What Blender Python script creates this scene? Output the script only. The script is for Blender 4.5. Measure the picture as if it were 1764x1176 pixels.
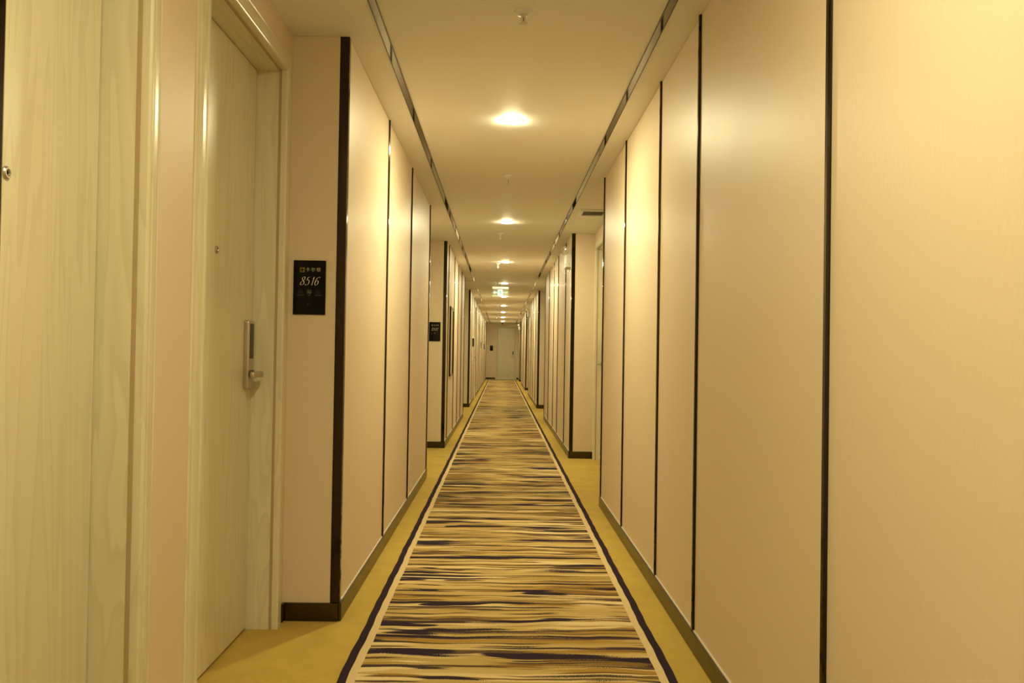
import bpy, bmesh, math, random
from mathutils import Vector, Matrix
random.seed(5)
S = bpy.context.scene
C = S.collection
for o in list(bpy.data.objects): bpy.data.objects.remove(o)

# ------------------------------------------------------------------ camera
CAM_H = 1.12
cam_d = bpy.data.cameras.new('camera'); cam = bpy.data.objects.new('camera', cam_d); C.objects.link(cam)
cam_d.sensor_width = 36.0; cam_d.lens = 1424.0 / 1764.0 * 36.0; cam_d.clip_start = 0.02; cam_d.clip_end = 200
PITCH, YAW, ROLL = 0.0149, 0.0127, -0.0158      # x right, y down, z forward
Rm = Matrix.Rotation(YAW, 3, 'Y') @ Matrix.Rotation(PITCH, 3, 'X') @ Matrix.Rotation(ROLL, 3, 'Z')
cv = lambda v: Vector((v[0], v[2], -v[1]))
cx, cy, cz = cv(Rm.col[0]), -cv(Rm.col[1]), -cv(Rm.col[2])
M4 = Matrix((cx, cy, cz)).transposed().to_4x4(); M4.translation = (0, 0, CAM_H)
cam.matrix_world = M4
S.camera = cam
# ------------------------------------------------------------------ world, exposure
w = bpy.data.worlds.new('world'); S.world = w; w.use_nodes = True
w.node_tree.nodes['Background'].inputs[0].default_value = (0, 0, 0, 1)
S.view_settings.view_transform = 'Standard'; S.view_settings.look = 'None'
S.view_settings.gamma = 1.0; S.view_settings.use_curve_mapping = False
S.view_settings.exposure = 0.0
LAMP_COLOR = (1.0, 0.892, 0.53); LAMP_STRENGTH = 885.0

# ------------------------------------------------------------------ dimensions (metres)
XL, XR, HC = -0.66, 0.752, 2.438
Y0, Y1 = -5.0, 36.1
REC_L, REC_R = -0.893, 1.0
DOOR_H, DOOR_D, CAS = 2.25, 0.112, 0.087

# ------------------------------------------------------------------ materials
def lin(r, g, b): return tuple(((c / 255) / 12.92 if c / 255 <= .04045 else ((c / 255 + .055) / 1.055) ** 2.4) for c in (r, g, b)) + (1,)
class NT:
    def __init__(s, name):
        s.m = bpy.data.materials.new(name); s.m.use_nodes = True; s.t = s.m.node_tree
        s.b = s.t.nodes['Principled BSDF']
    def n(s, typ, **kw):
        nd = s.t.nodes.new(typ)
        for k, v in kw.items(): setattr(nd, k, v)
        return nd
    def l(s, a, b): s.t.links.new(a, b)
    def coords(s, scale, offset=(0, 0, 0)):
        tc = s.n('ShaderNodeTexCoord'); mp = s.n('ShaderNodeMapping')
        mp.inputs['Scale'].default_value = scale; mp.inputs['Location'].default_value = offset
        s.l(tc.outputs['Object'], mp.inputs['Vector']); return mp.outputs[0]
    def noise(s, vec, scale=1, detail=2, rough=.5, dist=0):
        nd = s.n('ShaderNodeTexNoise'); s.l(vec, nd.inputs['Vector'])
        nd.inputs['Scale'].default_value = scale; nd.inputs['Detail'].default_value = detail
        nd.inputs['Roughness'].default_value = rough; nd.inputs['Distortion'].default_value = dist
        return nd.outputs['Fac']
    def ramp(s, fac, stops, interp='LINEAR'):
        nd = s.n('ShaderNodeValToRGB'); nd.color_ramp.interpolation = interp
        e = nd.color_ramp.elements
        while len(e) < len(stops): e.new(.5)
        for i, (p, c) in enumerate(stops):
            e[i].position = p; e[i].color = c if len(c) == 4 else tuple(c) + (1,)
        s.l(fac, nd.inputs[0]); return nd.outputs[0]
    def mix(s, fac, a, b, mode='MIX'):
        nd = s.n('ShaderNodeMix', data_type='RGBA', blend_type=mode)
        for idx, v in ((0, fac), (6, a), (7, b)):
            if isinstance(v, (int, float)): nd.inputs[idx].default_value = v
            elif isinstance(v, tuple): nd.inputs[idx].default_value = v if len(v) == 4 else v + (1,)
            else: s.l(v, nd.inputs[idx])
        return nd.outputs[2]
    def math(s, op, a, b=0.0, c=None):
        nd = s.n('ShaderNodeMath', operation=op)
        for i, v in enumerate((a, b) if c is None else (a, b, c)):
            if isinstance(v, (int, float)): nd.inputs[i].default_value = v
            else: s.l(v, nd.inputs[i])
        return nd.outputs[0]
    def bump(s, fac, strength, dist):
        nd = s.n('ShaderNodeBump'); nd.inputs['Strength'].default_value = strength; nd.inputs['Distance'].default_value = dist
        s.l(fac, nd.inputs['Height']); s.l(nd.outputs[0], s.b.inputs['Normal'])
    def set(s, col=None, rough=None, metal=None, spec=None):
        if col is not None:
            if isinstance(col, tuple): s.b.inputs['Base Color'].default_value = col if len(col) == 4 else col + (1,)
            else: s.l(col, s.b.inputs['Base Color'])
        if rough is not None:
            if isinstance(rough, (int, float)): s.b.inputs['Roughness'].default_value = rough
            else: s.l(rough, s.b.inputs['Roughness'])
        if metal is not None: s.b.inputs['Metallic'].default_value = metal
        if spec is not None: s.b.inputs['Specular IOR Level'].default_value = spec
        return s

def m_wallpaper():
    t = NT('wallpaper')
    fine = t.noise(t.coords((420, 420, 26)), 1, 3, .6)
    wide = t.noise(t.coords((.9, .9, .6)), 1, 3, .6)
    c1 = t.mix(fine, (.71, .592, .42), (.80, .682, .495))
    c2 = t.mix(t.math('MULTIPLY', wide, .35), c1, (.73, .60, .43))
    t.set(c2, t.ramp(wide, [(.3, (.41,) * 3), (.7, (.48,) * 3)]), spec=.36)
    t.bump(t.noise(t.coords((170, 170, 45)), 1, 4, .65), .55, .0012)
    return t.m
def m_ceiling():
    t = NT('ceiling_paint')
    n = t.noise(t.coords((1.2, 1.2, 1.2)), 1, 3)
    t.set(t.mix(n, (.83, .80, .74), (.86, .83, .77)), .62, spec=.35)
    t.bump(t.noise(t.coords((60, 60, 60)), 1, 3), .05, .002)
    return t.m
def m_wood(name, horizontal=False, tint=1.0):
    t = NT(name)
    sc = (7, 7, .55) if not horizontal else (.55, 7, 7)
    sc2 = (60, 60, 2.0) if not horizontal else (2.0, 60, 60)
    warp = t.noise(t.coords(sc), 1, 3, .55, .6)
    rings = t.math('FRACT', t.math('MULTIPLY', warp, 11.0))
    ringb = t.ramp(rings, [(0, (0,) * 3), (.55, (.35,) * 3), (.9, (1,) * 3), (1, (.1,) * 3)])
    fine = t.noise(t.coords(sc2), 1.4, 4, .65)
    patch = t.noise(t.coords((1.6, 1.6, .4)), 1, 2)
    base = t.mix(patch, (.73 * tint, .68 * tint, .485 * tint), (.80 * tint, .745 * tint, .55 * tint))
    a = t.mix(t.math('MULTIPLY', ringb, .45), base, (.58 * tint, .515 * tint, .34 * tint))
    col = t.mix(t.math('MULTIPLY', fine, .28), a, (.60 * tint, .54 * tint, .37 * tint))
    t.set(col, .28, spec=.45)
    t.bump(t.math('ADD', t.math('MULTIPLY', ringb, .5), fine), .08, .0012)
    return t.m
def m_carpet():
    t = NT('gold_carpet')
    big = t.noise(t.coords((5, 5, 5)), 1, 4, .6, .8)
    mid = t.noise(t.coords((40, 40, 40)), 1, 3, .6)
    fine = t.noise(t.coords((500, 500, 500)), 1, 2)
    c = t.mix(t.ramp(big, [(.3, (0,) * 3), (.7, (1,) * 3)]), (.50, .34, .050), (.66, .47, .082))
    c = t.mix(t.math('MULTIPLY', mid, .3), c, (.46, .305, .04))
    c = t.mix(t.math('MULTIPLY', fine, .35), c, (.66, .48, .10))
    t.set(c, .95, spec=.1)
    t.b.inputs['Sheen Weight'].default_value = .15
    t.bump(t.math('ADD', fine, mid), .5, .004)
    return t.m
def m_pile(name, col, col2):
    t = NT(name); fine = t.noise(t.coords((450, 450, 450)), 1, 2)
    t.set(t.mix(fine, col, col2), .95, spec=.1); t.bump(fine, .5, .003); return t.m
def m_runner():
    t = NT('runner_pattern')
    tc = t.n('ShaderNodeTexCoord'); sep = t.n('ShaderNodeSeparateXYZ'); t.l(tc.outputs['Object'], sep.inputs[0])
    wv = t.noise(t.coords((1.7, 1.1, 0)), 1, 2, .5)
    wv2 = t.noise(t.coords((4.5, 6.0, 0), (3, 7, 0)), 1, 2, .5)
    yy = t.math('ADD', t.math('ADD', sep.outputs[1], t.math('MULTIPLY', wv, .10)), t.math('MULTIPLY', wv2, .022))
    def layer(sx, sy, off, detail=2.0, rough=.5):
        cb = t.n('ShaderNodeCombineXYZ')
        t.l(t.math('MULTIPLY', sep.outputs[0], sx), cb.inputs[0]); t.l(t.math('MULTIPLY_ADD', yy, sy, off), cb.inputs[1])
        cb.inputs[2].default_value = off
        return t.noise(cb.outputs[0], 1, detail, rough)
    speck = t.noise(t.coords((260, 200, 0)), 1, 2, .7)
    spk = t.math('MULTIPLY', t.math('SUBTRACT', speck, .5), .18)
    gate = t.ramp(t.noise(t.coords((2.2, 3.5, 0), (9, 2, 0)), 1, 2), [(.42, (0,) * 3), (.60, (1,) * 3)])
    spk = t.math('MULTIPLY', spk, gate)
    base = t.mix(t.ramp(layer(.8, 7, 3.0), [(.36, (0,) * 3), (.62, (1,) * 3)]), (.46, .325, .095), (.64, .475, .19))
    def over(b, lay, lo, hi, col, sp=True):
        v = t.math('ADD', lay, spk) if sp else lay
        return t.mix(t.ramp(v, [(lo, (0,) * 3), (hi, (1,) * 3)]), b, col)
    c = over(base, layer(.9, 9, 11.0), .53, .60, (.74, .585, .29))
    c = over(c, layer(1.1, 15, 23.0), .58, .60, (.42, .26, .06))
    c = over(c, layer(1.2, 10, 37.0), .60, .62, (.27, .155, .045))
    c = over(c, layer(1.3, 21, 51.0), .615, .63, (.12, .075, .04))
    c = over(c, layer(1.1, 30, 113.0), .59, .61, (.20, .125, .05))
    c = over(c, layer(1.0, 26, 131.0), .60, .615, (.07, .045, .04))
    c = over(c, layer(1.15, 7.5, 67.0), .605, .618, (.032, .020, .034))
    c = over(c, layer(1.2, 16, 83.0), .615, .625, (.032, .020, .034))
    c = over(c, layer(1.1, 13, 97.0), .625, .65, (.78, .63, .34))
    t.set(c, .95, spec=.1)
    fine = t.noise(t.coords((450, 450, 0)), 1, 2); t.bump(fine, .5, .003)
    return t.m
def m_metal(name, col, rough, vary=True):
    t = NT(name); t.set(col, rough, 1.0)
    if vary:
        n = t.noise(t.coords((30, 30, 4)), 1, 3)
        t.set(None, t.ramp(n, [(.3, (max(rough - .04, .02),) * 3), (.75, (rough + .08,) * 3)]))
    return t.m
def m_plain(name, col, rough=.4, spec=.5):
    t = NT(name); n = t.noise(t.coords((25, 25, 25)), 1, 2)
    dark = tuple(c * .93 for c in col[:3])
    t.set(t.mix(n, dark, tuple(col[:3])), rough, spec=spec); return t.m
def m_emit(name, col, strength):
    t = NT(name); t.set((.25, .3, .27), .4)
    t.b.inputs['Emission Color'].default_value = tuple(col[:3]) + (1,); t.b.inputs['Emission Strength'].default_value = strength
    return t.m
def m_acrylic():
    t = NT('clear_acrylic'); t.set((.55, .80, .62), .05)
    t.b.inputs['Transmission Weight'].default_value = .0; t.b.inputs['Alpha'].default_value = .09
    return t.m

MAT = dict(
    paper=m_wallpaper(), ceil=m_ceiling(), wood=m_wood('ash_wood'), woodh=m_wood('ash_wood_horizontal', True),
    carpet=m_carpet(), runner=m_runner(),
    navy=m_pile('dark_pile', (.022, .012, .022), (.045, .028, .04)), cream=m_pile('cream_pile', (.68, .53, .28), (.78, .63, .36)),
    strip=m_metal('black_metal', (.055, .042, .034), .10), base=m_metal('dark_skirting_metal', (.085, .07, .05), .27, False),
    mirror=m_metal('dark_mirror_steel', (.15, .142, .132), .06, False),
    nickel=m_metal('satin_nickel', (.55, .50, .44), .32), chrome=m_metal('chrome', (.75, .73, .70), .12),
    black=m_plain('black_glass', (.004, .004, .0045), .12, .18), blackp=m_plain('black_plastic', (.02, .018, .016), .35),
    white=m_plain('white_enamel', (.80, .79, .75), .35), cream_metal=m_plain('cream_housing', (.72, .70, .62), .4),
    gold=m_plain('gold_print', (.30, .22, .05), .35), ivory=m_plain('ivory_print', (.80, .76, .64), .4),
    grey=m_plain('grey_print', (.085, .075, .06), .5), ivory2=m_plain('dim_ivory_print', (.42, .40, .34), .4), bead=m_plain('sealant', (.70, .63, .50), .5),
    lamp=m_emit('lamp_glow', LAMP_COLOR, LAMP_STRENGTH), sign=m_emit('sign_glow', (.40, 1.0, .74), .80), seal=m_plain('door_seal', (.46, .345, .19), .6),
    acrylic=m_acrylic(), glass=m_plain('lamp_glass', (.72, .72, .68), .12),
)

# ------------------------------------------------------------------ mesh helpers
def bm_box(bm, a, b, bev=0.0, seg=1):
    a, b = [min(p, q) for p, q in zip(a, b)], [max(p, q) for p, q in zip(a, b)]
    vs = [bm.verts.new((x, y, z)) for x in (a[0], b[0]) for y in (a[1], b[1]) for z in (a[2], b[2])]
    fs = []
    for idx in ((0, 1, 3, 2), (4, 6, 7, 5), (0, 4, 5, 1), (2, 3, 7, 6), (0, 2, 6, 4), (1, 5, 7, 3)):
        fs.append(bm.faces.new([vs[i] for i in idx]))
    if bev > 0:
        es = list({e for f in fs for e in f.edges})
        bmesh.ops.bevel(bm, geom=es, offset=bev, segments=seg, profile=.5, affect='EDGES')
def bm_prism(bm, poly, axis, lo, hi):
    """extrude a closed 2-D polygon; axis = index the extrusion runs along"""
    oth = [i for i in range(3) if i != axis]
    def P(p, h):
        v = [0, 0, 0]; v[oth[0]] = p[0]; v[oth[1]] = p[1]; v[axis] = h; return v
    A = [bm.verts.new(P(p, lo)) for p in poly]; B = [bm.verts.new(P(p, hi)) for p in poly]
    n = len(poly)
    for i in range(n): bm.faces.new((A[i], A[(i + 1) % n], B[(i + 1) % n], B[i]))
    bm.faces.new(A[::-1]); bm.faces.new(B)
def bm_lathe(bm, prof, center=(0, 0, 0), axis='Z', seg=24, cap=True):
    rings = []
    for r, h in prof:
        ring = []
        for i in range(seg):
            a = 2 * math.pi * i / seg; u, v = r * math.cos(a), r * math.sin(a)
            p = {'Z': (u, v, h), 'X': (h, u, v), 'Y': (u, h, v)}[axis]
            ring.append(bm.verts.new(Vector(p) + Vector(center)))
        rings.append(ring)
    for A, B in zip(rings, rings[1:]):
        for i in range(seg): bm.faces.new((A[i], A[(i + 1) % seg], B[(i + 1) % seg], B[i]))
    if cap: bm.faces.new(rings[0][::-1]); bm.faces.new(rings[-1])
def bm_tube(bm, pts, r, seg=8):
    pts = [Vector(p) for p in pts]; rings = []
    up = Vector((0, 0, 1)) if abs((pts[1] - pts[0]).normalized().z) < .9 else Vector((1, 0, 0))
    for i, p in enumerate(pts):
        d = (pts[min(i + 1, len(pts) - 1)] - pts[max(i - 1, 0)]).normalized()
        a = d.cross(up).normalized(); b = d.cross(a).normalized()
        rr = r[i] if isinstance(r, (list, tuple)) else r
        rings.append([bm.verts.new(p + (a * math.cos(2 * math.pi * k / seg) + b * math.sin(2 * math.pi * k / seg)) * rr) for k in range(seg)])
    for A, B in zip(rings, rings[1:]):
        for i in range(seg): bm.faces.new((A[i], A[(i + 1) % seg], B[(i + 1) % seg], B[i]))
    bm.faces.new(rings[0][::-1]); bm.faces.new(rings[-1])
def obj(name, bm, mat, parent=None, smooth=False):
    bmesh.ops.recalc_face_normals(bm, faces=bm.faces[:])
    me = bpy.data.meshes.new(name); bm.to_mesh(me); bm.free()
    me.materials.append(MAT[mat] if isinstance(mat, str) else mat)
    if smooth:
        for p in me.polygons: p.use_smooth = True
        me.set_sharp_from_angle(angle=math.radians(35))
    o = bpy.data.objects.new(name, me); C.objects.link(o)
    if parent is not None: o.parent = parent
    return o
def box(name, a, b, mat, parent=None, bev=0.0, seg=1):
    bm = bmesh.new(); bm_box(bm, a, b, bev, seg); return obj(name, bm, mat, parent)
def empty(name, loc=(0, 0, 0), rz=0.0):
    o = bpy.data.objects.new(name, None); C.objects.link(o); o.empty_display_size = .1
    o.location = loc; o.rotation_euler = (0, 0, rz); return o
def tag(o, label=None, cat=None, group=None, kind=None):
    if label: o['label'] = label
    if cat: o['category'] = cat
    if group: o['group'] = group
    if kind: o['kind'] = kind
    return o
def struct(o, label): return tag(o, label, None, None, 'structure')
def thing(name, label, cat, loc=(0, 0, 0), rz=0.0, group=None): return tag(empty(name, loc, rz), label, cat, group)
def copy_tree(o, parent=None):
    c = o.copy(); C.objects.link(c); c.parent = parent
    for ch in list(o.children): copy_tree(ch, c)
    return c
def place(o, loc, rz=0.0):
    o.location = loc; o.rotation_euler = (0, 0, rz); return o

# ------------------------------------------------------------------ floor and ceiling
fl = box('floor', (-4.2, Y0 - .2, -.1), (1.4, Y1 + .3, 0), 'carpet'); struct(fl, 'gold wall-to-wall carpet on the corridor floor')
ce = box('ceiling', (-4.2, Y0 - .2, HC), (1.4, Y1 + .3, HC + .1), 'ceil'); struct(ce, 'flat painted corridor ceiling')

# ------------------------------------------------------------------ doors
def casing_profile():
    return [(.004, -.030), (.004, .006), (.007, .012), (.011, .0135), (.019, .0125), (.022, .0085), (.026, .0085), (.030, .0115),
            (.050, .0105), (.064, .0075), (.068, .0045), (.072, .0045), (.076, .0065), (.084, .0045), (.087, .001), (.087, -.004), (.03, -.030)]
def make_door(loc, rz, width, lock, label, index, peep=0.0, depth=DOOR_D, threshold=False):
    """local x along the wall, local y out of the wall (0 = wall face), z up; lock = side of the lock"""
    d = struct(empty('door_%d' % index, loc, rz), label)
    hw, H = width / 2, DOOR_H
    leaf = box('door_leaf', (-hw + .003, -depth - .045, .009), (hw - .003, -depth, H - .003), 'wood', d, .0015)
    for s in (-1, 1):
        bm = bmesh.new(); bm_box(bm, (s * hw, -depth - .05, 0), (s * (hw + .03), -.022, H + .03), .001); obj('jamb', bm, 'wood', d)
        bm = bmesh.new(); pr = casing_profile()
        A = [bm.verts.new((s * (hw + t), y, 0)) for t, y in pr]; B = [bm.verts.new((s * (hw + t), y, H + t)) for t, y in pr]
        n = len(pr)
        for i in range(n): bm.faces.new((A[i], A[(i + 1) % n], B[(i + 1) % n], B[i]))
        bm.faces.new(A); bm.faces.new(B); obj('casing', bm, 'wood', d)
    for s in (-1, 1): box('seal', (s * (hw - .001), -.022, 0), (s * (hw + .008), -.013, H + .001), 'seal', d)  # brown strips paint the shade of the groove between jamb and casing
    box('seal', (-hw, -.022, H - .001), (hw, -.013, H + .008), 'seal', d)
    bm = bmesh.new(); bm_box(bm, (-hw, -depth - .05, H), (hw, -.022, H + .03), .001); obj('head_jamb', bm, 'woodh', d)
    bm = bmesh.new()
    A = [bm.verts.new((-(hw + t), y, H + t)) for t, y in pr]; B = [bm.verts.new((hw + t, y, H + t)) for t, y in pr]
    for i in range(n): bm.faces.new((A[i], A[(i + 1) % n], B[(i + 1) % n], B[i]))
    bm.faces.new(A); bm.faces.new(B); obj('head_casing', bm, 'woodh', d)
    # peephole
    bm = bmesh.new(); bm_lathe(bm, [(.0135, -depth - .002), (.0135, -depth + .003), (.011, -depth + .006), (.0075, -depth + .006), (.006, -depth + .003)], (peep, 0, 1.469), 'Y', 24)
    pp = obj('peephole', bm, 'nickel', d, True)
    bm = bmesh.new(); bm_lathe(bm, [(.0045, -depth + .0032), (.003, -depth + .0045), (.0012, -depth + .005)], (peep, 0, 1.469), 'Y', 16); obj('lens', bm, 'black', pp, True)
    # electronic lock: plate, card reader, lever
    lx = lock * (hw - .070); f = -depth
    plate = box('lock_plate', (lx - .034, f - .002, .966), (lx + .034, f + .022, 1.234), 'nickel', d, .007, 3)
    box('card_reader', (lx - .018, f + .020, 1.085), (lx + .026, f + .0245, 1.222), 'blackp', plate, .002, 2)
    bm = bmesh.new(); bm_box(bm, (lx - .016, f + .018, 1.008), (lx + .016, f + .030, 1.040), .004, 2); obj('lever_gap_shade', bm, 'blackp', plate)  # black block paints the shadow gap between lever and plate
    bm = bmesh.new()
    bm_lathe(bm, [(.010, f + .02), (.010, f + .060)], (lx, 0, 1.024), 'Y', 16)
    bm_box(bm, (lx + lock * .012, f + .050, 1.012), (lx - lock * .115, f + .066, 1.036), .005, 3)
    obj('lever_handle', bm, 'nickel', plate, True)
    if threshold: box('threshold', (-hw, -depth - .02, 0), (hw, .004, .03), 'white', d, .003)
    return d

# ------------------------------------------------------------------ walls
def panel(parent, a, b): return box('panel', a, b, 'paper', parent, .0012)
T = .10
def side_panels(parent, side, ys):
    """wallpapered panels of a corridor wall between consecutive y positions, with black strips over the inner joints"""
    X = XL if side < 0 else XR
    for y0, y1 in zip(ys, ys[1:]):
        panel(parent, (X, y0 + .0005, 0), (X + side * T, y1 - .0005, HC))
    for y in ys[1:-1]:
        bm = bmesh.new()
        p = [(X + side * .004, y - .0105), (X - side * .005, y - .0105), (X - side * .009, y - .006), (X - side * .0095, y + .006), (X - side * .005, y + .0105), (X + side * .004, y + .0105)]
        bm_prism(bm, p, 2, .076, HC); obj('metal_strip', bm, 'strip', parent)
def corner(parent, side, y, end):
    """black L trim on an outer corner; end = +1 when the panel runs on towards +y"""
    X = XL if side < 0 else XR; t = .003; s = side; e = end
    bm = bmesh.new()
    q = .009 if e < 0 and y > 2 else .004      # how far the corridor-side leg stands proud
    p = [(X - s * (q - .002), y - e * t), (X + s * .035, y - e * t), (X + s * .035, y), (X, y), (X, y + e * .030), (X - s * (q - .002), y + e * .030), (X - s * q, y + e * .026), (X - s * q, y + e * .002)]
    bm_prism(bm, p, 2, 0, HC); obj('corner_trim', bm, 'strip', parent)
def ret(parent, side, y, end, depth_x):
    """end face of a panel run towards the recess (wallpaper), from corridor face to recess wall"""
    X = XL if side < 0 else XR
    panel(parent, (X + side * .002, y - end * .001, 0), (depth_x + side * .02, y + end * .08, HC))
def recess(parent, side, ya, yb, doors):
    """recess wall with openings; doors = [(y0, y1)]"""
    X = REC_L if side < 0 else REC_R
    y = ya
    for d0, d1 in doors:
        if d0 - .03 > y: panel(parent, (X, y, 0), (X + side * .05, d0 - .03, HC))
        panel(parent, (X, d0 - .03, DOOR_H + .03), (X + side * .05, d1 + .03, HC)); y = d1 + .03
    if yb > y: panel(parent, (X, y, 0), (X + side * .05, yb, HC))

wl = struct(empty('wall_left', (XL, 0, 0)), 'left corridor wall with beige wallpaper panels and black strips'); wl.location = (0, 0, 0)
wr = struct(empty('wall_right'), 'right corridor wall with beige wallpaper panels and black strips')
wf = struct(empty('wall_far'), 'beige wall closing the far end of the corridor')
wn = struct(empty('wall_near'), 'beige wall closing the corridor behind the viewer')
# left
L_runs = [([Y0, -2.6, -1.4, -.2, 1.086], False, True), ([3.46, 4.70, 5.91, 7.42], True, True),
          ([9.75, 10.12, 11.36, 12.36, 13.39, 14.5], True, True),
          ([17.2, 18.4, 19.5, 21.5, 22.7, 24.0, 25.6, 27.0, 28.6, 30.2, 31.8, 33.4, 35.0, Y1], True, False)]
for ys, c0, c1 in L_runs:
    if ys[0] == 17.2:      # flush door in this run
        side_panels(wl, -1, [17.2, 18.4, 19.5]); side_panels(wl, -1, [21.5, 22.7, 24.0, 25.6, 27.0, 28.6, 30.2, 31.8, 33.4, 35.0, Y1])
        panel(wl, (XL, 19.5, 0), (XL - T, 20.02, HC)); panel(wl, (XL, 20.98, 0), (XL - T, 21.5, HC)); panel(wl, (XL, 20.02, DOOR_H + .03), (XL - T, 20.98, HC))
        for y in (19.5, 21.5):
            bm = bmesh.new(); bm_prism(bm, [(XL - .004, y - .0105), (XL + .005, y - .0105), (XL + .009, y - .006), (XL + .0095, y + .006), (XL + .005, y + .0105), (XL - .004, y + .0105)], 2, .076, HC); obj('metal_strip', bm, 'strip', wl)
    else: side_panels(wl, -1, ys)
    if c0: corner(wl, -1, ys[0], 1)
    if c1: corner(wl, -1, ys[-1], -1)
ret(wl, -1, 1.086, -1, REC_L); ret(wl, -1, 3.46, 1, REC_L); ret(wl, -1, 7.42, -1, REC_L); ret(wl, -1, 9.75, 1, REC_L)
recess(wl, -1, 1.086, 3.46, [(1.195, 2.055), (2.47, 3.34)])
recess(wl, -1, 7.42, 9.75, [(8.77, 9.63)])
# side corridor on the left
panel(wl, (XL - .002, 14.501, 0), (-4.0, 14.42, HC)); panel(wl, (XL - .002, 17.199, 0), (-4.0, 17.28, HC)); panel(wl, (-4.0, 14.42, 0), (-4.1, 17.28, HC))
# right
R_runs = [([Y0, -3.2, -1.8, -.6, .62, 1.895, 3.165, 3.945, 5.05, 6.13], False, True), ([8.95, 9.75, 11.0, 11.9, 13.07, 14.25], True, True),
          ([17.1, 18.25, 19.5, 20.76, 21.75, 22.6], True, True), ([25.6, 26.9, 28.2, 29.5, 30.8], True, True), ([33.5, 34.6, Y1], True, False)]
for ys, c0, c1 in R_runs:
    side_panels(wr, 1, ys)
    if c0: corner(wr, 1, ys[0], 1)
    if c1: corner(wr, 1, ys[-1], -1)
R_rec = [(6.13, 8.95), (14.25, 17.1), (22.6, 25.6), (30.8, 33.5)]
for a, b in R_rec:
    ret(wr, 1, a, -1, REC_R); ret(wr, 1, b, 1, REC_R); recess(wr, 1, a, b, [(b - 1.03, b - .15)])
# far wall with its door opening, near wall
FD0, FD1 = -.17, .586
panel(wf, (-.9, Y1, 0), (FD0 - .03, Y1 + .1, HC)); panel(wf, (FD1 + .03, Y1, 0), (1.1, Y1 + .1, HC)); panel(wf, (FD0 - .03, Y1, DOOR_H + .03), (FD1 + .03, Y1 + .1, HC))
panel(wn, (-1.0, Y0, 0), (1.1, Y0 - .1, HC))

# doors
make_door((REC_L, 1.625, 0), -math.pi / 2, .86, 1, 'pale wood door beside the room with the 8516 plaque, lock hidden', 1, peep=-.05)
make_door((REC_L, 2.905, 0), -math.pi / 2, .87, -1, 'pale wood door with satin lock next to the black 8516 plaque', 2)
make_door((REC_L, 9.20, 0), -math.pi / 2, .86, -1, 'pale wood door in the recess of the 8512 plaque', 3)
make_door((XL, 20.5, 0), -math.pi / 2, .90, -1, 'pale wood door set in the left corridor wall past the exit sign', 4, depth=.03)
for k, (a, b) in enumerate(R_rec):
    make_door((REC_R, b - .59, 0), math.pi / 2, .88, 1, ['pale wood door in the right recess under the ceiling vent', 'pale wood door in the second right recess past the vent',
              'pale wood door in the third right recess past the vent', 'pale wood door in the last right recess before the far wall'][k], 5 + k, depth=.085)
make_door(((FD0 + FD1) / 2, Y1, 0), math.pi, FD1 - FD0, -1, 'pale wood door closing the far end of the corridor', 9, depth=.03, threshold=True)

# ------------------------------------------------------------------ baseboards
BH, BT = .075, .012
bl = struct(empty('baseboard_left'), 'dark metal baseboard along the left wall'); br = struct(empty('baseboard_right'), 'dark metal baseboard along the right wall')
bf = struct(empty('baseboard_far'), 'dark metal baseboard on the far wall')
def bboard(parent, a, b):
    box('baseboard_piece', (a[0], a[1], 0), (b[0], b[1], BH), 'base', parent, .002)
def bead(parent, a, b):
    box('sealant_bead', (a[0], a[1], BH - .001), (b[0], b[1], BH + .005), 'bead', parent)
for ys, c0, c1 in L_runs:
    segs = [(ys[0], ys[-1])] if ys[0] != 17.2 else [(17.2, 19.963), (21.037, Y1)]
    for a, b in segs:
        bboard(bl, (XL, a - (.006 if c0 and a == ys[0] else 0)), (XL + BT, b + (.006 if c1 and b == ys[-1] else 0)))
        bead(bl, (XL, a + .04), (XL + .006, b - .04))
for ys, c0, c1 in R_runs:
    a, b = ys[0], ys[-1]
    bboard(br, (XR, a - (.006 if c0 else 0)), (XR - BT, b + (.006 if c1 else 0))); bead(br, (XR, a + .04), (XR - .006, b - .04))
for y, e in ((1.086, 1), (3.46, -1), (7.42, 1), (9.75, -1), (14.5, 1), (17.2, -1)):
    far = REC_L if y < 14 else -4.0
    bboard(bl, (XL, y), (far, y + e * BT))
for a, b in R_rec:
    for y, e in ((a, 1), (b, -1)): bboard(br, (XR, y), (REC_R, y + e * BT))
def rec_boards(parent, side, a, b, doors):
    X = REC_L if side < 0 else REC_R; y = a
    for d0, d1 in doors:
        if d0 - CAS > y + .02: bboard(parent, (X, y + .01), (X - side * BT, d0 - CAS))
        y = d1 + CAS
    if b > y + .02: bboard(parent, (X, y), (X - side * BT, b - .01))
rec_boards(bl, -1, 1.086, 3.46, [(1.195, 2.055), (2.47, 3.34)]); rec_boards(bl, -1, 7.42, 9.75, [(8.77, 9.63)])
for a, b in R_rec: rec_boards(br, 1, a, b, [(b - 1.03, b - .15)])
bboard(bf, (XL, Y1), (FD0 - CAS, Y1 - BT)); bboard(bf, (FD1 + CAS, Y1), (XR, Y1 - BT))

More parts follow.
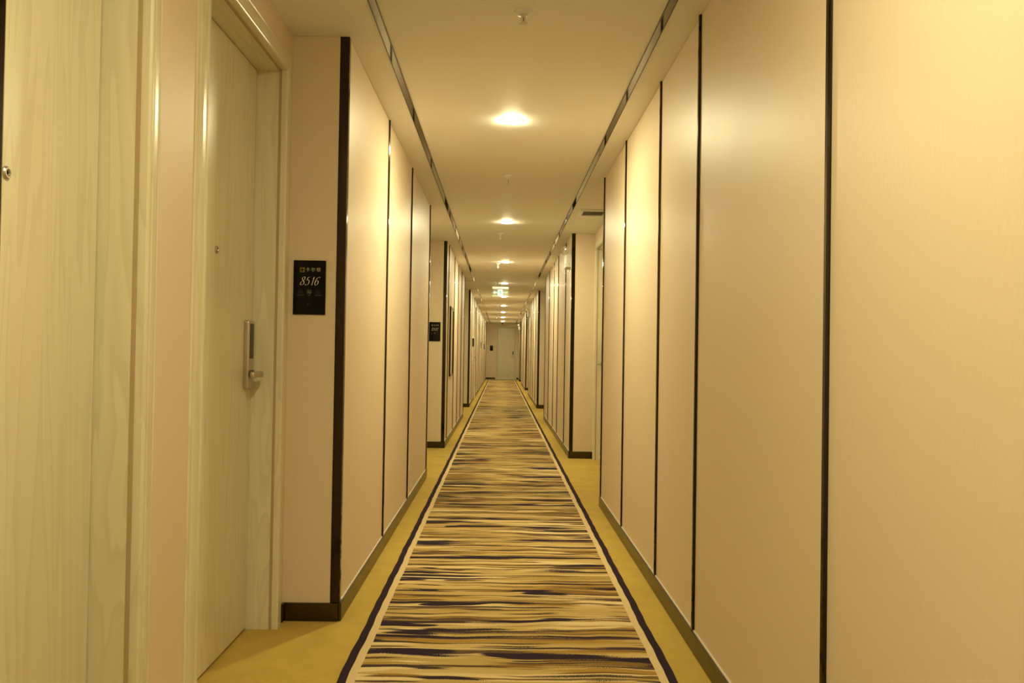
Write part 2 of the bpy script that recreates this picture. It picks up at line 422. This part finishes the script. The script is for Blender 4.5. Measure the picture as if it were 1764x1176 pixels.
# ------------------------------------------------------------------ polished strips let into the ceiling
def ceil_strip(parent, a, b):
    box('metal_strip', (a[0], a[1], HC - .003), (b[0], b[1], HC + .004), 'mirror', parent, .0008)
    ln = .0012
    if abs(b[1] - a[1]) > abs(b[0] - a[0]):       # dark lips along both sides
        for x in (a[0], b[0]): box('strip_edge', (x - .0018, a[1], HC - .0042), (x + .0018, b[1], HC + .003), 'blackp', parent)
SXL, SXR, SW = -.507, .616, .029
tl = struct(empty('trim_1'), 'polished dark steel strip let into the ceiling on the left'); tr = struct(empty('trim_2'), 'polished dark steel strip let into the ceiling on the right')
def run_strip(parent, x, y0, y1):
    y = y0
    while y < y1 - .01:
        e = min(y + 2.42, y1); ceil_strip(parent, (x - SW / 2, y + .0006), (x + SW / 2, e - .0006)); y = e
run_strip(tl, SXL, Y0 + .2 + .12, 15.1); run_strip(tl, SXL, 17.0, Y1 - .15)
for y in (15.1 - SW / 2, 17.0 - SW / 2): ceil_strip(tl, (-3.9, y), (SXL - SW / 2, y + SW))
run_strip(tr, SXR, Y0 + .2 + .52, Y1 - .15)

# ------------------------------------------------------------------ runner woven in the middle of the carpet
run = thing('carpet_runner', 'long patterned carpet runner with wavy dark stripes and dark navy edges', 'carpet', (0, 0, 0))
def wob(x, y): return x + .0022 * math.sin(y * 9.1 + x * 13) * math.sin(y * 2.3 + x * 5) + .0012 * math.sin(y * 31 + x * 7)
def band(name, xa, xb, mat):
    bm = bmesh.new(); n = 820; ya, yb = Y0 + .05, Y1 - .04; rows = []
    for i in range(n + 1):
        y = ya + (yb - ya) * i / n
        a, b = wob(xa, y), wob(xb, y)
        rows.append([bm.verts.new(v) for v in ((a, y, -.002), (a, y, .004), (b, y, .004), (b, y, -.002))])
    for A, B in zip(rows, rows[1:]):
        for i in range(3): bm.faces.new((A[i], A[i + 1], B[i + 1], B[i]))
    bm.faces.new(rows[0]); bm.faces.new(rows[-1][::-1]); return obj(name, bm, mat, run)
band('patterned_field', -.478, .564, 'runner')
for a, b in ((-.508, -.478), (.564, .594)): band('cream_border', a, b, 'cream')
for a, b in ((-.539, -.508), (.594, .625)): band('dark_border', a, b, 'navy')

# ------------------------------------------------------------------ downlights
def make_downlight():
    t = thing('ceiling_downlight', 'round glowing downlight in the row along the middle of the ceiling', 'light', group='downlights along the corridor ceiling')
    bm = bmesh.new(); bm_lathe(bm, [(.055, .004), (.055, -.0025), (.058, -.0035), (.062, -.0025), (.064, -.001), (.064, .004)], (0, 0, 0), 'Z', 32, False); obj('trim_ring', bm, 'white', t, True)
    bm = bmesh.new(); prof = [(.0555, .002)] + [(.0555 * math.cos(a), -.004 - .007 * math.sin(a)) for a in [i * math.pi / 2 / 7 for i in range(7)]] + [(.002, -.0112)]
    bm_lathe(bm, prof, (0, 0, 0), 'Z', 24); obj('diffuser', bm, 'lamp', t, True)
    return t
dl = make_downlight()
LY = [4.656 + 3.6024 * i for i in range(-2, 9)]
LAMP_LABEL = ['round downlight over the plain panels before the first doors', 'round downlight over the pair of doors before the 8516 plaque',
    'large round glowing downlight over the panels past the 8516 plaque', 'round glowing downlight between the ceiling vent recess and the 8512 plaque recess',
    'round glowing downlight over the framed cabinet door in the left wall', 'round glowing downlight just in front of the hanging exit sign',
    'round glowing downlight first behind the hanging exit sign'] + ['small round downlight between the exit sign and the far door'] * 3 + ['small round downlight right before the far end wall']
for i, y in enumerate(LY): place(tag(dl if i == 0 else copy_tree(dl), LAMP_LABEL[i]), (.0387, y, HC))

# ------------------------------------------------------------------ sprinklers
def make_sprinkler(drop, label, group=None):
    t = thing('sprinkler', label, 'sprinkler', group=group)
    bm = bmesh.new(); bm_lathe(bm, [(.012, -.006), (.014, -.012), (.026, -.012), (.035, -.006), (.036, .002)], (0, 0, 0), 'Z', 28); obj('escutcheon', bm, 'white', t, True)
    bm = bmesh.new(); bm_lathe(bm, [(.012, 0), (.012, -.016), (.009, -.020), (.009, -.024)], (0, 0, 0), 'Z', 16)
    for s in (-1, 1): bm_tube(bm, [(s * .008, 0, -.020), (s * .010, 0, -.030), (s * .003, 0, -drop + .003)], .0022, 6)
    obj('frame_arms', bm, 'cream_metal', t, True)
    bm = bmesh.new(); bm_lathe(bm, [(.0022, -.022), (.0028, -.03), (.0022, -drop + .004)], (0, 0, 0), 'Z', 10); obj('heat_bulb', bm, m_red, t, True)
    bm = bmesh.new()
    for k in range(12):
        a = k * math.pi / 6; u, v = Vector((math.cos(a), math.sin(a), 0)), Vector((-math.sin(a), math.cos(a), 0))
        pts = [u * .004 - v * .001, u * .016 - v * .003, u * .016 + v * .003, u * .004 + v * .001]
        A = [bm.verts.new(p + Vector((0, 0, -drop))) for p in pts]; B = [bm.verts.new(p + Vector((0, 0, -drop - .0015))) for p in pts]
        bm.faces.new(A); bm.faces.new(B[::-1])
        for i in range(4): bm.faces.new((A[i], A[(i + 1) % 4], B[(i + 1) % 4], B[i]))
    bm_lathe(bm, [(.008, -drop + .002), (.008, -drop - .003)], (0, 0, 0), 'Z', 14); obj('deflector', bm, 'cream_metal', t)
    return t
m_red = m_plain('bulb_amber', (.40, .22, .08), .2)
sp1 = make_sprinkler(.045, 'ceiling sprinkler with round plate between the first downlight and the viewer'); place(sp1, (.065, 3.165, HC))
sp = make_sprinkler(.062, 'small ceiling sprinkler between two downlights farther down the corridor', 'sprinklers farther along the ceiling')
SPR = [(.032, 6.11), (-.031, 9.06), (-.069, 12.1), (-.09, 15.08), (-.10, 18.0), (-.12, 21.0), (-.14, 24.0), (-.17, 27.6), (-.19, 30.3)]
SPR_LABEL = ['ceiling sprinkler between the first two downlights past the 8516 plaque', 'ceiling sprinkler just past the ceiling vent recess', 'ceiling sprinkler between the framed cabinet door and the exit sign',
    'small ceiling sprinkler just in front of the exit sign'] + ['tiny ceiling sprinkler beyond the exit sign'] * 5
for i, (x, y) in enumerate(SPR): place(tag(sp if i == 0 else copy_tree(sp), SPR_LABEL[i]), (x, y, HC))

# ------------------------------------------------------------------ lettering helpers
def text_mesh(s, size):
    cu = bpy.data.curves.new('lettering', 'FONT'); cu.body = s; cu.size = size; cu.align_x = 'CENTER'; cu.align_y = 'CENTER'; cu.extrude = .0004
    o = bpy.data.objects.new('lettering', cu); C.objects.link(o); bpy.context.view_layer.update()
    me = bpy.data.meshes.new_from_object(o.evaluated_get(bpy.context.evaluated_depsgraph_get()))
    bpy.data.objects.remove(o); bpy.data.curves.remove(cu); return me
def text(name, s, size, mat, parent, loc, rot):
    me = text_mesh(s, size); me.materials.clear(); me.materials.append(MAT[mat])
    o = bpy.data.objects.new(name, me); C.objects.link(o); o.parent = parent; o.location = loc; o.rotation_euler = rot; return o
def catmull(P, n=10):
    out = []; Q = [P[0]] + P + [P[-1]]
    for i in range(1, len(Q) - 2):
        p0, p1, p2, p3 = [Vector(q) for q in Q[i - 1:i + 3]]
        for k in range(n):
            t = k / n; out.append(.5 * ((2 * p1) + (p2 - p0) * t + (2 * p0 - 5 * p1 + 4 * p2 - p3) * t * t + (3 * p1 - p0 - 3 * p2 + p3) * t ** 3))
    out.append(Vector(P[-1])); return out
GLY = {  # pen strokes on a 0..0.6 by 0..1 grid, slanted when drawn
    '8': [[(.47, .80), (.40, .95), (.24, .97), (.13, .84), (.17, .68), (.32, .54), (.46, .38), (.48, .18), (.34, .03), (.15, .04), (.04, .18), (.09, .37), (.28, .52), (.44, .66), (.47, .80)]],
    '5': [[(.55, .98), (.40, .93), (.22, .95)], [(.22, .95), (.14, .58), (.30, .62), (.45, .48), (.46, .24), (.32, .05), (.14, .02), (.04, .12)]],
    '1': [[(.10, .72), (.24, .82), (.34, .98)], [(.34, .98), (.31, .60), (.28, .30), (.26, .02)]],
    '6': [[(.56, .86), (.50, .97), (.36, .95), (.20, .78), (.09, .50), (.07, .22), (.18, .04), (.34, .04), (.47, .20), (.47, .42), (.36, .54), (.20, .48), (.09, .32)]],
    '2': [[(.10, .76), (.20, .94), (.38, .96), (.47, .80), (.40, .58), (.22, .32), (.04, .06)], [(.04, .06), (.18, .10), (.34, .03), (.50, .12)]],
}
def script_number(parent, s, x0, z0, h, y, mat):
    bm = bmesh.new(); nib = Vector((.040, .014)); x = x0
    for ch in s:
        for st in GLY[ch]:
            pts = catmull(st, 8); prev = None
            for p in pts:
                p = Vector((p.x * .86 + p.y * .24, p.y))
                a, b = p - nib, p + nib
                cur = [bm.verts.new((-(x + q.x * h), yy, z0 + q.y * h)) for q in (a, b) for yy in (y,)]
                # pen thickness across the nib
                if prev: bm.faces.new((prev[0], prev[1], cur[1], cur[0]))
                prev = cur
        x += h * (.47 if ch == '1' else .575)
    return obj('room_number', bm, mat, parent)
def line_icon(parent, name, strokes, cxx, cz, sc, y, mat, wd=.0007):
    bm = bmesh.new()
    for st in strokes:
        bm_tube(bm, [(-(cxx + p[0] * sc), y, cz + p[1] * sc) for p in st], wd, 4)
    return obj(name, bm, mat, parent)
circ = [(math.cos(a), math.sin(a)) for a in [i * math.pi / 8 for i in range(17)]]
def make_plaque(loc, rz, number, label, detail=True):
    """local x along the wall, y out of the wall, centre of the plate at the origin; the viewer sees +x on the left"""
    t = thing('room_plaque', label, 'sign', loc, rz)
    W2, H2 = .067, .113
    box('plate', (-W2, 0, -H2), (W2, .009, H2), 'black', t, .0015, 2); y = .0093
    R = (math.pi / 2, 0, math.pi)
    # emblem: gold rounded square with a four-petal flower
    bm = bmesh.new(); ex, ez, r = .0305, .073, .0098
    bm_box(bm, (ex - r, y - .0003, ez - r), (ex + r, y + .0003, ez + r), .0)
    obj('emblem', bm, 'gold', t)
    line_icon(t, 'emblem_flower', [[(q[0] * .33 + dx, q[1] * .33 + dz) for q in circ] for dx, dz in ((.4, .4), (-.4, .4), (.4, -.4), (-.4, -.4))] + [[(-.9, 0), (.9, 0)], [(0, -.9), (0, .9)]], -ex, ez, r, y + .0004, 'black', .0009)
    for ch, xx in (('\u5361', .008), ('\u5c14', -.015), ('\u987f', -.037)): text('lettering', ch, .0185, 'ivory2', t, (xx, y, .073), R)
    if number: script_number(t, number, -.040, .009, .036, y + .0006, 'ivory')
    if detail:
        line_icon(t, 'icon', [circ, [(-.6, .5), (0, 0), (-.1, -.5)], [(0, -.2), (.9, -.7)]], -.036, -.018, .0075, y, 'grey')
        line_icon(t, 'icon', [circ, [(q[0] * .45, q[1] * .45) for q in circ], [(-.2, -.2), (.5, -.9)]], 0, -.018, .0085, y, 'ivory2', .0005)
        line_icon(t, 'icon', [circ, [(-.3, -.5), (0, .4), (.3, -.5)]], .036, -.018, .0080, y, 'grey')
        line_icon(t, 'icon', [[(-.6, -.8), (-.5, .2), (0, .9), (.5, .2), (.6, -.8), (-.6, -.8)], [(-.15, -.5), (.15, -.5)]], 0, -.068, .0085, y, 'grey')
        for xx, s in ((.036, '\u8bf7\u52ff\u6253\u6270'), (0, '\u9000\u623f'), (-.036, '\u8bf7\u5373\u6e05\u7406')):
            text('lettering', s, .0066, 'grey', t, (xx, y, -.033), R)
    return t
PI = math.pi
make_plaque((-.804, 3.46, 1.383), PI, '8516', 'black glass room plaque numbered 8516 on the wall beside the lock door')
make_plaque((-.788, 9.75, 1.367), PI, '8512', 'black glass room plaque numbered 8512 in the farther left recess')
make_plaque((-.435, Y1, 1.352), PI, None, 'small black room plaque on the far wall beside the end door', False)

# dark boxes standing off the far stretch of the left wall
WB = [(18.85, 'narrow dark wall box on the left wall just before the flush door', .19), (25.2, 'narrow grey wall box past the flush left door', .20),
      (30.9, 'narrow dark wall box on the left wall near the far end', .20), (33.6, 'narrow grey wall box closest to the far wall', .20)]
for k, (y, lab, hh) in enumerate(WB):
    t = thing('wall_box', lab, 'wall box', (XL, y, 1.27), 0)
    box('housing', (0, -.05, 0), (.034, .05, hh), 'blackp' if k % 2 == 0 else 'nickel', t, .004, 2)
    box('cover', (.033, -.042, .01), (.038, .042, hh - .01), 'blackp', t, .002)

# ------------------------------------------------------------------ hydrant cabinet frame on the left wall
t = thing('access_cabinet', 'tall dark metal framed cabinet door flush in the left wallpaper past the 8512 plaque', 'cabinet', (XL, 10.74, .82))
w2, hh, fw, pj = .29, .89, .028, .020
box('cabinet_door', (0, -w2 + .01, .01), (.006, w2 - .01, hh - .01), 'paper', t)
for s in (-1, 1): box('frame_bar', (0, s * w2, 0), (pj, s * (w2 - fw), hh), 'strip', t, .002)
for z in (0, hh - fw): box('frame_bar', (0, -w2 + fw - .002, z), (pj, w2 - fw + .002, z + fw), 'strip', t, .002)

# ------------------------------------------------------------------ emergency lights on the right wall
def make_emergency(label):
    """origin on the wall face at the bottom of the body; body towards -x, long side along y"""
    t = thing('emergency_light', label, 'light', group='twin-head emergency lights on the right wall')
    body = box('body', (-.062, 0, 0), (-.006, .27, .145), 'cream_metal', t, .008, 3)
    box('back_plate', (-.008, -.006, -.01), (0, .276, .12), 'white', t, .002)
    box('seam', (-.0632, .006, .040), (-.05, .264, .043), 'grey', body)
    bm = bmesh.new(); bm_lathe(bm, [(.004, .001), (.004, -.002)], (-.025, 0, .036), 'Y', 12); obj('test_button', bm, 'blackp', body)
    for y in (.06, .21):
        bm = bmesh.new(); bm_tube(bm, [(-.034, y, .14), (-.036, y, .172), (-.060, y, .186)], .007, 8); st = obj('lamp_stem', bm, 'cream_metal', t, True)
        c = Vector((-.066, y, .192)); d = Vector((-.60, -.75, -.12)).normalized()
        bm = bmesh.new(); bm_lathe(bm, [(.010, -.034), (.022, -.028), (.036, .004), (.037, .012)], (0, 0, 0), 'Z', 20)
        rot = d.to_track_quat('Z', 'Y').to_matrix(); bmesh.ops.transform(bm, matrix=Matrix.Translation(c) @ rot.to_4x4(), verts=bm.verts[:])
        hd = obj('lamp_head', bm, 'cream_metal', t, True)
        bm = bmesh.new(); bm_lathe(bm, [(.033, .011), (.030, .020), (.017, .026), (.002, .028)], (0, 0, 0), 'Z', 20)
        bmesh.ops.transform(bm, matrix=Matrix.Translation(c) @ rot.to_4x4(), verts=bm.verts[:]); obj('lens', bm, 'chrome', hd, True)
    bm = bmesh.new(); pts = []
    for i in range(15):
        a = math.radians(150 + i * 18); pts.append((-.056 + .050 * math.cos(a), -.004, -.008 + .062 * math.sin(a)))
    bm_tube(bm, pts, .0028, 6); obj('power_cord', bm, 'white', t, True)
    return t
em = make_emergency('cream emergency light with two lamp heads beside the recess with the ceiling vent'); place(em, (XR, 9.0, 2.075))
e2 = copy_tree(em); tag(e2, 'cream emergency light with two lamp heads above the second stretch of right panels'); place(e2, (XR, 22.2, 2.13))
e3 = copy_tree(em); tag(e3, 'cream emergency light with two lamp heads beside the far end door'); place(e3, (XR, 33.6, 2.10))

# ------------------------------------------------------------------ exit sign hung in the middle
t = thing('exit_sign', 'hanging green glowing exit sign with left arrow and running figure', 'exit sign', (-.037, 16.0, HC))
for x in (-.11, .11):
    bm = bmesh.new(); bm_lathe(bm, [(.003, 0), (.003, -.025)], (x, 0, 0), 'Z', 8); obj('hanger', bm, 'white', t)
box('housing', (-.159, -.016, -.065), (.159, .016, -.022), 'white', t, .003, 2)
pn = box('acrylic_panel', (-.157, -.003, -.205), (.157, .003, -.064), 'acrylic', t, .001)
y = -.0036
def flat(name, poly, mat='sign'):
    bm = bmesh.new(); bm_prism(bm, poly, 1, y - .0006, y + .0004); return obj(name, bm, mat, pn)
zc = -.135
flat('arrow', [(-.140, zc), (-.108, zc + .034), (-.100, zc + .026), (-.112, zc + .012), (-.060, zc + .010), (-.060, zc - .010), (-.112, zc - .012), (-.100, zc - .026), (-.108, zc - .034)])
flat('figure_panel', [(-.050, zc - .055), (.046, zc - .055), (.046, zc + .058), (-.050, zc + .058)])
def fig(bm, pts, r): bm_tube(bm, [(p[0], y - .001, zc + p[1]) for p in pts], r, 6)
bm = bmesh.new()
fig(bm, [(-.006, .020), (.004, -.012)], .008); fig(bm, [(.004, -.012), (-.016, -.024), (-.014, -.046)], .0055); fig(bm, [(.004, -.012), (.022, -.026), (.034, -.040)], .0055)
fig(bm, [(-.006, .018), (-.026, .010), (-.032, -.004)], .004); fig(bm, [(-.004, .018), (.016, .008), (.024, .016)], .004)
bm_lathe(bm, [(.009, y - .0018), (.009, y - .0002)], (-.012, 0, zc + .037), 'Y', 14); obj('running_figure', bm, m_plain('figure_green', (.02, .30, .20), .4), pn)
text('lettering', 'EXIT', .046, 'sign', pn, (.100, y, zc), (PI / 2, 0, 0))
flat('lower_edge', [(-.155, -.205), (.155, -.205), (.155, -.199), (-.155, -.199)])

# ------------------------------------------------------------------ ceiling vent over the first right recess
t = thing('ceiling_vent', 'white rectangular air vent in the ceiling of the right recess', 'vent', (.825, 7.60, HC))
W2, D2, fr = .132, .155, .036
for s in (-1, 1):
    box('frame', (s * W2, -D2, -.016), (s * (W2 - fr), D2, .002), 'white', t, .002)
    box('frame', (-W2 + fr - .001, s * D2, -.016), (W2 - fr + .001, s * (D2 - fr), .002), 'white', t, .002)
box('duct_shade', (-W2 + fr, -D2 + fr, -.0015), (W2 - fr, D2 - fr, .0), 'blackp', t)  # black sheet paints the shade inside the duct; the ceiling is solid
for k in range(5):
    yy = -D2 + fr + .03 + k * (2 * (D2 - fr) - .06) / 4
    bm = bmesh.new(); bm_prism(bm, [(yy + .008, -.002), (yy + .010, -.002), (yy - .006, -.014), (yy - .008, -.014)], 0, -W2 + fr, W2 - fr); obj('slat', bm, 'white', t)

# ------------------------------------------------------------------ small dome camera before the far wall
t = thing('dome_camera', 'small dark dome camera on the ceiling in front of the far door', 'camera', (.02, 35.2, HC))
bm = bmesh.new(); bm_lathe(bm, [(.055, 0), (.055, -.018), (.048, -.022)], (0, 0, 0), 'Z', 24); obj('base', bm, 'white', t, True)
bm = bmesh.new(); bm_lathe(bm, [(.045, -.021)] + [(.045 * math.cos(a), -.022 - .045 * math.sin(a)) for a in [i * PI / 16 for i in range(1, 8)]], (0, 0, 0), 'Z', 24); obj('dome', bm, 'black', t, True)
